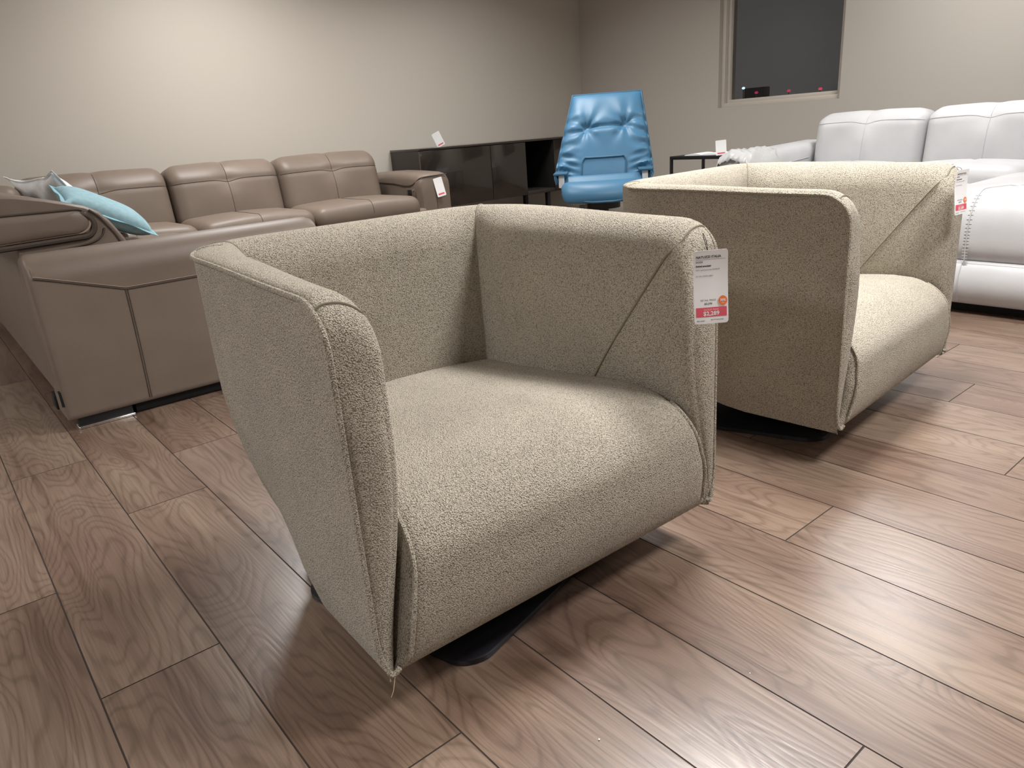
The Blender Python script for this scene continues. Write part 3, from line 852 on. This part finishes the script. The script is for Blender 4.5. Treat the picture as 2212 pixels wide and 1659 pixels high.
pillow('throw_pillow', 'crumpled pale grey and white pillow behind the aqua one', 'pillow', [M_MARBLE, M_MARBLE], aim((-5.13, .79, .700), (.48, .172, .02), (-.13, .74, .64)), .255, .05, .012, .012, 8, .20)

p = on_x(944, 384, -5.066)
make_tag('white price tag on the far armrest of the taupe sofa', p, facing(p, R(16)), tilt=R(-11), lines='small', size=(.075, .15), bend=.001)

# ------------------------------------------------------------------ media console in the corner
def console():
    LOC = (-5.72, 4.45, 0)
    root = thing('media_console', 'long glossy dark brown media console against the left wall', 'cabinet', LOC)
    B = lambda m, n, mt, p=root: m.build(n, mt, p, shift=LOC)
    y0, y1, xf, xb, z0, z1 = 3.555, 5.72, -5.5, -5.985, .335, .845
    a, b = 4.755, 5.11
    m = MB(); m.box((xb, y0, z0), (xf-.02, a-.012, z1-.018), .002); m.box((xb, b+.012, z0), (xf-.02, y1, z1-.018), .002)
    m.box((xb, a-.012, z0), (xb+.02, b+.012, z1-.018)); m.box((xb, a-.012, z0), (xf-.004, b+.012, z0+.035), .001); m.mi = 1
    m.box((xb+.02, a-.012, z0+.036), (xf-.022, a, z1-.02)); m.box((xb+.02, b, z0+.036), (xf-.022, b+.012, z1-.02)); m.box((xb+.02, a, z0+.035), (xb+.025, b, z1-.02))
    B(m, 'body', [M_TVTOP, M_TVIN])
    m = MB(); m.box((xb, y0-.003, z1-.018), (xf+.004, y1+.003, z1), .002); B(m, 'top', M_TV)
    for (p_, q) in ((y0, 4.32), (4.326, a-.006), (b+.006, y1)):
        m = MB(); m.box((xf-.02, p_, z0+.004), (xf, q, z1-.022), .0015); B(m, 'door', M_TV)
    for y in (y0+.12, 5.06):
        for x in (xf-.06, xb+.08):
            m = MB(); m.box((x-.02, y-.02, 0), (x+.02, y+.02, z0), .003); B(m, 'leg', M_BLACK)
console()
p = on_x(938, 292, -5.66); p2 = on_x(951, 320, -5.66)
make_tag('white price tag standing on top of the dark media console', Vector((p.x, p.y+.01, .845+.122)), facing(p, R(6)), tilt=R(-24), lean=R(14), lines='small', size=(.075, .13), bend=.001)

# ------------------------------------------------------------------ blue leather recliner
def recliner():
    n = Vector((-.688, .726, 0)); D = 5.42; LOC = n*D
    c0 = math.atan2(.688, .726)
    root = thing('recliner_chair', 'blue leather high-back recliner chair in the corner by the media console', 'chair', LOC, c0)
    # local: x viewer right, y away from viewer, z up
    # backrest shell: outline half widths per height
    def prof(t):  # t 0 bottom .. 1 top -> (y, z)
        return (.17 + .40*t - .05*math.sin(math.pi*t), .50 + .655*t)
    ctrl = [(0, .335), (.10, .352), (.25, .345), (.45, .322), (.7, .292), (.9, .268), (1, .258)]
    def hw(t):
        for (a, va), (b, vb) in zip(ctrl, ctrl[1:]):
            if t <= b: return lerp(va, vb, (t-a)/(b-a))
        return ctrl[-1][1]
    NU, NV = 60, 70; th = .055
    tuft = [(-.47, .62), (.47, .64)]
    def fr(u, t):
        y, z = prof(t); x = .045*t + u*hw(t)
        e = max(0, 1-abs(u)**6)*max(0, 1-abs(2*t-1)**10)
        d = th*e**.5
        X = u
        # puckers round two tufts
        for (tu, tt) in tuft:
            r2 = ((X-tu)*.30)**2 + ((t-tt)*.66)**2; r = math.sqrt(r2)
            d -= .042*math.exp(-r2/(2*.035**2))
            ang = math.atan2((t-tt)*.66, (X-tu)*.3)
            d += .0095*math.sin(ang*7 + tu*3)*math.exp(-r/.11)*min(1, r/.03)
        d -= .016*math.exp(-((t-.63)*.66)**2/(2*.010**2))*smooth(.60, .35, abs(X))
        d += .010*math.exp(-((t-.58)*.66)**2/(2*.02**2))*smooth(.60, .35, abs(X))
        # side wrinkles
        sd = smooth(.45, .95, abs(X))
        d += .009*sd*math.sin((t*.66*2*math.pi)/.085 + 2.2*abs(X) + (1 if X > 0 else 0))*smooth(.05, .15, t)*smooth(.85, .7, t)
        lw = smooth(.4, .9, abs(X))*math.exp(-((t-.2)/.12)**2)
        d += .014*lw*math.sin((t*.66 - abs(X)*.10)*2*math.pi/.05)
        # lumbar inset outline is welted: inside slightly proud
        if t < .30 and abs(X) < .46: d += .006
        # lower wings sweep forward to make the arm slings
        fw = .13*smooth(.72, 1.0, abs(X))*smooth(.34, .02, t)
        nz = .3
        return Vector((x, y - d - fw, z + d*nz + (.045*smooth(.75, 1, abs(X)) - .012*smooth(.4, .6, abs(X))*smooth(.8, .6, abs(X)))*smooth(.2, 0, t)))
    m = MB()
    front = [[fr(-1+2*i/NU, j/NV) for j in range(NV+1)] for i in range(NU+1)]
    m.grid(front)
    def bk(u, t):
        p = fr(u, t) if abs(u) > .999 or t < .001 or t > .999 else None
        if p: return p
        y, z = prof(t); e = max(0, 1-abs(u)**8)*max(0, 1-abs(2*t-1)**12)
        fw = .13*smooth(.72, 1.0, abs(u))*smooth(.34, .02, t)
        return Vector((.045*t + u*hw(t), y + .035*e**.5 - fw, z + .045*smooth(.75, 1, abs(u))*smooth(.2, 0, t)))
    m.grid([[bk(-1+2*i/NU, j/NV) for j in range(NV+1)] for i in range(NU+1)])
    bmesh.ops.remove_doubles(m.bm, verts=list(m.bm.verts), dist=.0003)
    back = m.build('backrest', M_BLUE, root, 60)
    m = MB(); edge = [fr(-1, j/NV) for j in range(0, NV+1, 2)] + [fr(-1+2*i/NU, 1) for i in range(2, NU+1, 3)] + [fr(1, 1-j/NV) for j in range(0, NV+1, 2)]
    m.tube(edge, .009, 8); m.build('welt', M_BLUEDARK, back)
    m = MB(); U = .46
    l = [fr(-U, lerp(.03, .25, k/8)) for k in range(9)] + [fr(lerp(-U+.04, U-.04, k/14), .295) for k in range(15)] + [fr(U, lerp(.25, .03, k/8)) for k in range(9)]
    m.tube([p + Vector((0, -.004, 0)) for p in catmull(l, 2)], .0065, 8); m.build('welt', M_BLUEDARK, back)
    # seat cushion: rounded front, rising to the back
    m = MB()
    def sf(p):
        x, y, z = p
        k = 1 - .22*smooth(-.10, -.29, y)*abs(x/.29)**2
        y2 = y + .09*(abs(x)/.29)**2.4*smooth(.05, -.29, y)
        zz = z + .030*math.sin((y+.29)/.58*math.pi*1.7) - .015*smooth(-.2, -.29, y) + .03*smooth(-.05, .2, y)
        if z > 0: zz += .050*math.exp(-((y-.085)/.05)**2) - .014*math.exp(-((y+.03)/.05)**2)
        return (x*(1-.03*smooth(-.1, -.29, y)), y2, zz)
    m.rbox((.295, .29, .055), .052, (24, 24, 2), 5, sf, Matrix.Translation((-.0, -.05, .487))); seat = m.build('seat_cushion', M_BLUE, root)
    m = MB(); pts = []
    for k in range(41):
        a = math.pi*k/40; x = -.297*math.cos(a); y = -.05 - .295*math.sin(a)**.6 if 0 < k < 40 else -.05
        q = sf((x*.985, max(-.29, y+.05), -.028)); pts.append(Vector((q[0], q[1]-.05-.004, q[2]+.487)))
    m.tube(pts, .008, 8); m.build('welt', M_BLUEDARK, seat)
    # arm posts and supports
    for sx in (-1, 1):
        m = MB(); m.box((sx*.296-.020, -.03, .525), (sx*.296+.020, .01, .622), .004); m.build('arm_post', M_ALU, root)
        m = MB(); m.box((sx*.302-.05, -.06, .612), (sx*.302+.05, .16, .628), .006); m.build('arm_pad', M_BLUEDARK, root)
        m = MB(); m.tube([(sx*.295, -.01, .53), (sx*.08, 0, .42)], .014, 10); m.build('arm_bracket', M_ALU, root)
    # pedestal
    m = MB(); m.tube([(0, 0, .05), (0, 0, .40)], .035, 20); m.tube([(0, 0, .37), (0, 0, .42)], .12, 20); m.build('column', M_BLACK, root)
    for k in range(4):
        a = R(35+90*k); m = MB(); m.tube([(0, 0, .075), (.30*math.cos(a), .30*math.sin(a), .03)], lambda t: lerp(.03, .02, t), 10); 
        m.tube([(.29*math.cos(a), .29*math.sin(a), 0), (.29*math.cos(a), .29*math.sin(a), .03)], .018, 10); m.build('base_arm', M_GREY, root)
    m = MB(); m.box((-.175, -.05, .10), (-.135, -.03, .40), .004); m.build('rear_strut', M_GREY, root)
    m = MB(); m.tube([(-.155, -.04, 0), (-.155, -.04, .10)], .016, 10); m.build('glide', M_GREY, root)
    return root
recliner()

# ------------------------------------------------------------------ white leather sectional by the window wall
def white_sofa():
    LOC = (-2.0, 4.9, 0)
    root = thing('sectional_sofa', 'white leather sectional sofa with chaise under the window wall', 'sofa', LOC)
    MS = [M_WHITE, M_WTHREAD, M_WTHREAD]
    B = lambda m, n, mt=None, p=root: m.build(n, mt or MS, p, shift=LOC)
    m = MB(); m.box((-2.88, 4.30, .05), (-.3, 5.60, .36), .03, 3); m.box((-2.88, 5.36, .05), (-.3, 5.62, .72), .05, 4); B(m, 'base_frame')
    m = MB(); m.box((-2.95, 4.4, 0), (-.35, 5.5, .06)); m.box((-1.50, 3.72, 0), (-.35, 4.5, .05)); B(m, 'plinth', M_PLINTH)
    for (a, b) in ((-2.865, -2.118), (-2.112, -1.36), (-1.354, -.60)):
        w = b-a
        m = back_cushion_mesh(w, .52, .28, .085, .016, .155)
        place_mesh(m, Matrix.Translation(((a+b)/2, 5.315, .375)) @ Matrix.Rotation(R(-90), 4, 'Z') @ Matrix.Rotation(R(-7), 4, 'Y')); B(m, 'back_cushion')
    for (a, b) in ((-2.86, -2.118), (-2.112, -1.36), (-1.354, -.60)):
        w = (b-a)/2
        def fn(p, w=w):
            u = p[0]/w; return (p[0], p[1]-(.02*(1-u*u) if p[1] < 0 else 0), p[2]+(.022*(1-u*u) - .006*math.exp(-(p[0]/.012)**2) if p[2] > 0 else 0))
        m = MB(); m.rbox((w, .24, .13), .09, (24, 8, 4), 5, fn, Matrix.Translation(((a+b)/2, 4.93, .435))); 
        pts = []
        for k in range(24):
            aa = math.pi/2*k/23
            q = fn((0, -.15-.09*math.sin(aa), .04+.09*math.cos(aa))); pts.append(Vector(((a+b)/2, 4.93, .435)) + Vector(q) + Vector((0, -.001, .001)))
        pts += [pts[-1] + Vector((0, 0, -.03*k)) for k in range(1, 5)]
        m.tube(pts, .0026, 6, mi=1); B(m, 'lumbar_cushion')
    for (a, b) in ((-2.86, -2.118), (-2.112, -1.545)):
        m = MB(); m.rbox(((b-a)/2, .36, .085), .07, (14, 14, 2), 5, lambda p: (p[0], p[1], p[2] + (.02*math.cos(p[0]*4) if p[2] > 0 else 0)), Matrix.Translation(((a+b)/2, 4.45, .385))); B(m, 'seat_cushion')
    # left armrest
    m = MB(); x0, x1 = -3.13, -2.875
    rows = []
    for (y, k, zt) in ((5.55, .95, .715), (5.50, 1, .718), (5.2, 1, .709), (4.9, 1, .700), (4.6, 1, .684), (4.5, 1, .672), (4.46, .99, .655), (4.44, .96, .62), (4.43, .90, .58)):
        c = (x0+x1)/2
        poly = [(x0, .05), (x0, zt-.10), (x0+.006, zt-.05), (x0+.03, zt-.015), (x0+.07, zt), (x1-.06, zt-.004), (x1-.02, zt-.02), (x1, zt-.055), (x1, zt-.12), (x1-.006, .3), (x1-.006, .05)]
        rows.append([Vector((c+(x-c)*k, y, z)) for x, z in poly])
    V = m.grid(rows, False, True); m.quad(*V[0]); m.quad(*V[-1])
    m.tube([(x1+.001, lerp(4.62, 5.2, k/8), lerp(.575, .607, k/8)) for k in range(9)], .003, 6, mi=1)
    ar = B(m, 'armrest')
    m = MB(); m.box((x1-.002, 4.62, .535), (x1+.006, 4.78, .565), .002); B(m, 'control_pad', M_GREY, ar)
    # chaise
    cx, cy, hx, hy = -.90, 4.24, .62, .60
    def fc(p):
        x, y, z = p
        if z > 0:
            k = smooth(0, .16, z)
            z += k*(.055*(1-(x/hx)**2)*(1-.3*(y/hy)**2))
            z -= k*.010*math.exp(-((x+.22)/.014)**2)*smooth(.62, .2, y)
            z -= k*.016*math.exp(-((x-.05-.25*y)/.03)**2)*.4
        if y < 0:
            y -= .030*(1-(z/.2)**2)*smooth(0, -hy, y)
            y += .006*math.exp(-((x+.36)/.012)**2)*smooth(-hy+.1, -hy, p[1])
        return (x, y, z)
    m = MB(); m.rbox((hx, hy, .155), .115, (44, 24, 4), 7, fc, Matrix.Translation((cx, cy, .365)))
    # stitched vertical seam with cross stitches, sweeping over the top
    sm = []
    for k in range(40):
        t = k/39
        if t < .35: q = (-.325, -hy, lerp(-.145, .04, t/.35))
        elif t < .65:
            a = math.pi/2*(t-.35)/.3; q = (-.325, -hy+.115-.115*math.cos(a), .04+.115*math.sin(a))
        else: q = (lerp(-.325, .05, ((t-.65)/.35)**1.5), lerp(-hy+.115, -.25, (t-.65)/.35), .155)
        q = Vector(fc(q)); n = Vector((0, -1, .2)) if t < .5 else Vector((0, -.3, 1)); sm.append(Vector((cx, cy, .365)) + q + n*.0012)
    m.tube(sm, .0028, 6, mi=1)
    for k in range(0, 22):
        p_ = sm[k]; m.tube([p_ + Vector((-.011, 0, 0)), p_ + Vector((.011, 0, 0))], .0012, 5, mi=2)
    B(m, 'chaise_cushion')
    m = MB(); m.rbox((hx, hy, .105), .03, (30, 12, 8), 4, lambda p: (p[0], p[1] - (.045*(1-(p[2]/.105)**2) + .006*(p[2]/.105) if p[1] < 0 else 0), p[2]), Matrix.Translation((cx, cy+.005, .150)))
    zz = [lerp(.088, -.09, k/12) for k in range(13)]
    m.tube([(cx-.335, cy+.005-hy-(.045*(1-(z/.105)**2) + .006*(z/.105))-.001, .150+z) for z in zz], .0024, 6, mi=1)
    m.tube([(lerp(cx-hx+.03, cx+hx-.03, k/20), cy-hy-.006, .238) for k in range(21)], .006, 8)
    B(m, 'chaise_base')
    for x in (-2.98, -1.42, -.45):
        m = MB(); m.box((x-.03, 4.55 if x < -2 else 3.80, 0), (x+.03, 4.65 if x < -2 else 3.9, .06), .004); B(m, 'foot', M_BLACK)
    return root
white_sofa()
def wrap():
    # crumpled milky plastic over the front of the white armrest
    LOC = (-3.0, 4.55, .66)
    m = MB(); N = 40; rnd = random.Random(4)
    prof = [(-3.150, .50), (-3.147, .58), (-3.128, .648), (-3.09, .688), (-3.03, .703), (-2.96, .700), (-2.905, .684), (-2.868, .645), (-2.858, .58), (-2.856, .50)]
    rows = []
    P = catmull([(x, 0, z) for x, z in prof], 5)
    for i in range(15):
        y = lerp(4.415, 4.80, i/14); k = 1-.10*(1-smooth(0, 2, i))
        row = []
        for j, q in enumerate(P):
            d = .010*math.sin(j*.9 + i*1.3) * math.sin(i*.8 + j*.35) + .006*math.sin(j*2.1 - i*1.7)
            dz = -.06*(1-smooth(0, 2, i)) if q.z > .6 else 0
            row.append(Vector((-3.003 + (q.x+3.003)*k*(1+d*1.2), y + .03*math.sin(j*.5)*(i/14), q.z + d + .004 + dz)))
        rows.append(row)
    m.grid(rows)
    o = m.build('plastic_cover', M_WRAP, None, shift=LOC, sharp=70); o.location = LOC
    sol = o.modifiers.new('thick', 'SOLIDIFY'); sol.thickness = .002
    tag(o, 'crumpled milky plastic cover over the front of the white sofa armrest', 'plastic cover')
wrap()

# ------------------------------------------------------------------ side table with magazine and tag
def side_table():
    x0, x1, y0, y1, zt = -3.87, -3.36, 4.86, 5.30, .655
    LOC = ((x0+x1)/2, (y0+y1)/2, 0)
    root = thing('side_table', 'thin black metal side table between the recliner and the white sofa', 'table', LOC)
    B = lambda m, n, mt: m.build(n, mt, root, shift=LOC)
    m = MB(); m.box((x0, y0, zt-.026), (x1, y1, zt), .002); B(m, 'table_top', M_BLACK)
    for (x, y) in ((x0, y0), (x0, y1-.02), (x1-.02, y0), (x1-.02, y1-.02)):
        m = MB(); m.box((x, y, 0), (x+.02, y+.02, zt-.025), .001); B(m, 'leg', M_BLACK)
    for y in (y0, y1-.02):
        m = MB(); m.box((x0, y, 0), (x1, y+.02, .018), .001); B(m, 'foot_rail', M_BLACK)
    for k, (dx, dz, rz, lab) in enumerate(((0, 0, 5, 'white printed brochure lying open on the black side table'),)):
        m = MB(); N = 16
        rows = []
        for i in range(N+1):
            u = -1+2*i/N; z = .006 + .014*(1-abs(u))**.5*abs(math.sin(u*2.6)) 
            rows.append([Vector((u*.15, v*.105, z)) for v in (-1, -.5, 0, .5, 1)])
        m.grid(rows); low = [[Vector((-.15+.3*i/N, v*.105, .0005)) for v in (-1, 1)] for i in range(N+1)]; m.grid(low)
        for v in (-1, 1): m.grid([[r[0 if v < 0 else 4].copy(), Vector((r[0].x, v*.105, .0005))] for r in rows])
        o = m.build('brochure', M_PAPER); o.location = (-3.60, 5.00, zt); o.rotation_euler = (0, 0, R(rz)); tag(o, lab, 'brochure')
side_table()
p = on_y(1557, 303, 4.88)
make_tag('white price tag standing on the black side table', Vector((p.x, p.y, .655+.108)), facing(p, R(4)), tilt=R(-3), lean=R(-4), lines='small', size=(.078, .108), bend=.001)

# ------------------------------------------------------------------ crumbs on the floor
def crumb(px, py, r, lab):
    p = on_z(px, py, 0); m = MB(); b2 = bmesh.new(); bmesh.ops.create_icosphere(b2, subdivisions=1, radius=r)
    for v in b2.verts: v.co *= 1 + .25*math.sin(v.co.x*9e3+v.co.y*7e3)
    m.merge(b2, Matrix.Translation((0, 0, r*.8))); o = m.build('crumb', M_PAPER); o.location = p; tag(o, lab, 'crumb')
crumb(1294.5, 1599, .0016, 'tiny white crumb on the floorboards in front of the nearest armchair')
crumb(1620, 1455, .0011, 'tiny pale speck on the floorboards to the right of the white crumb')
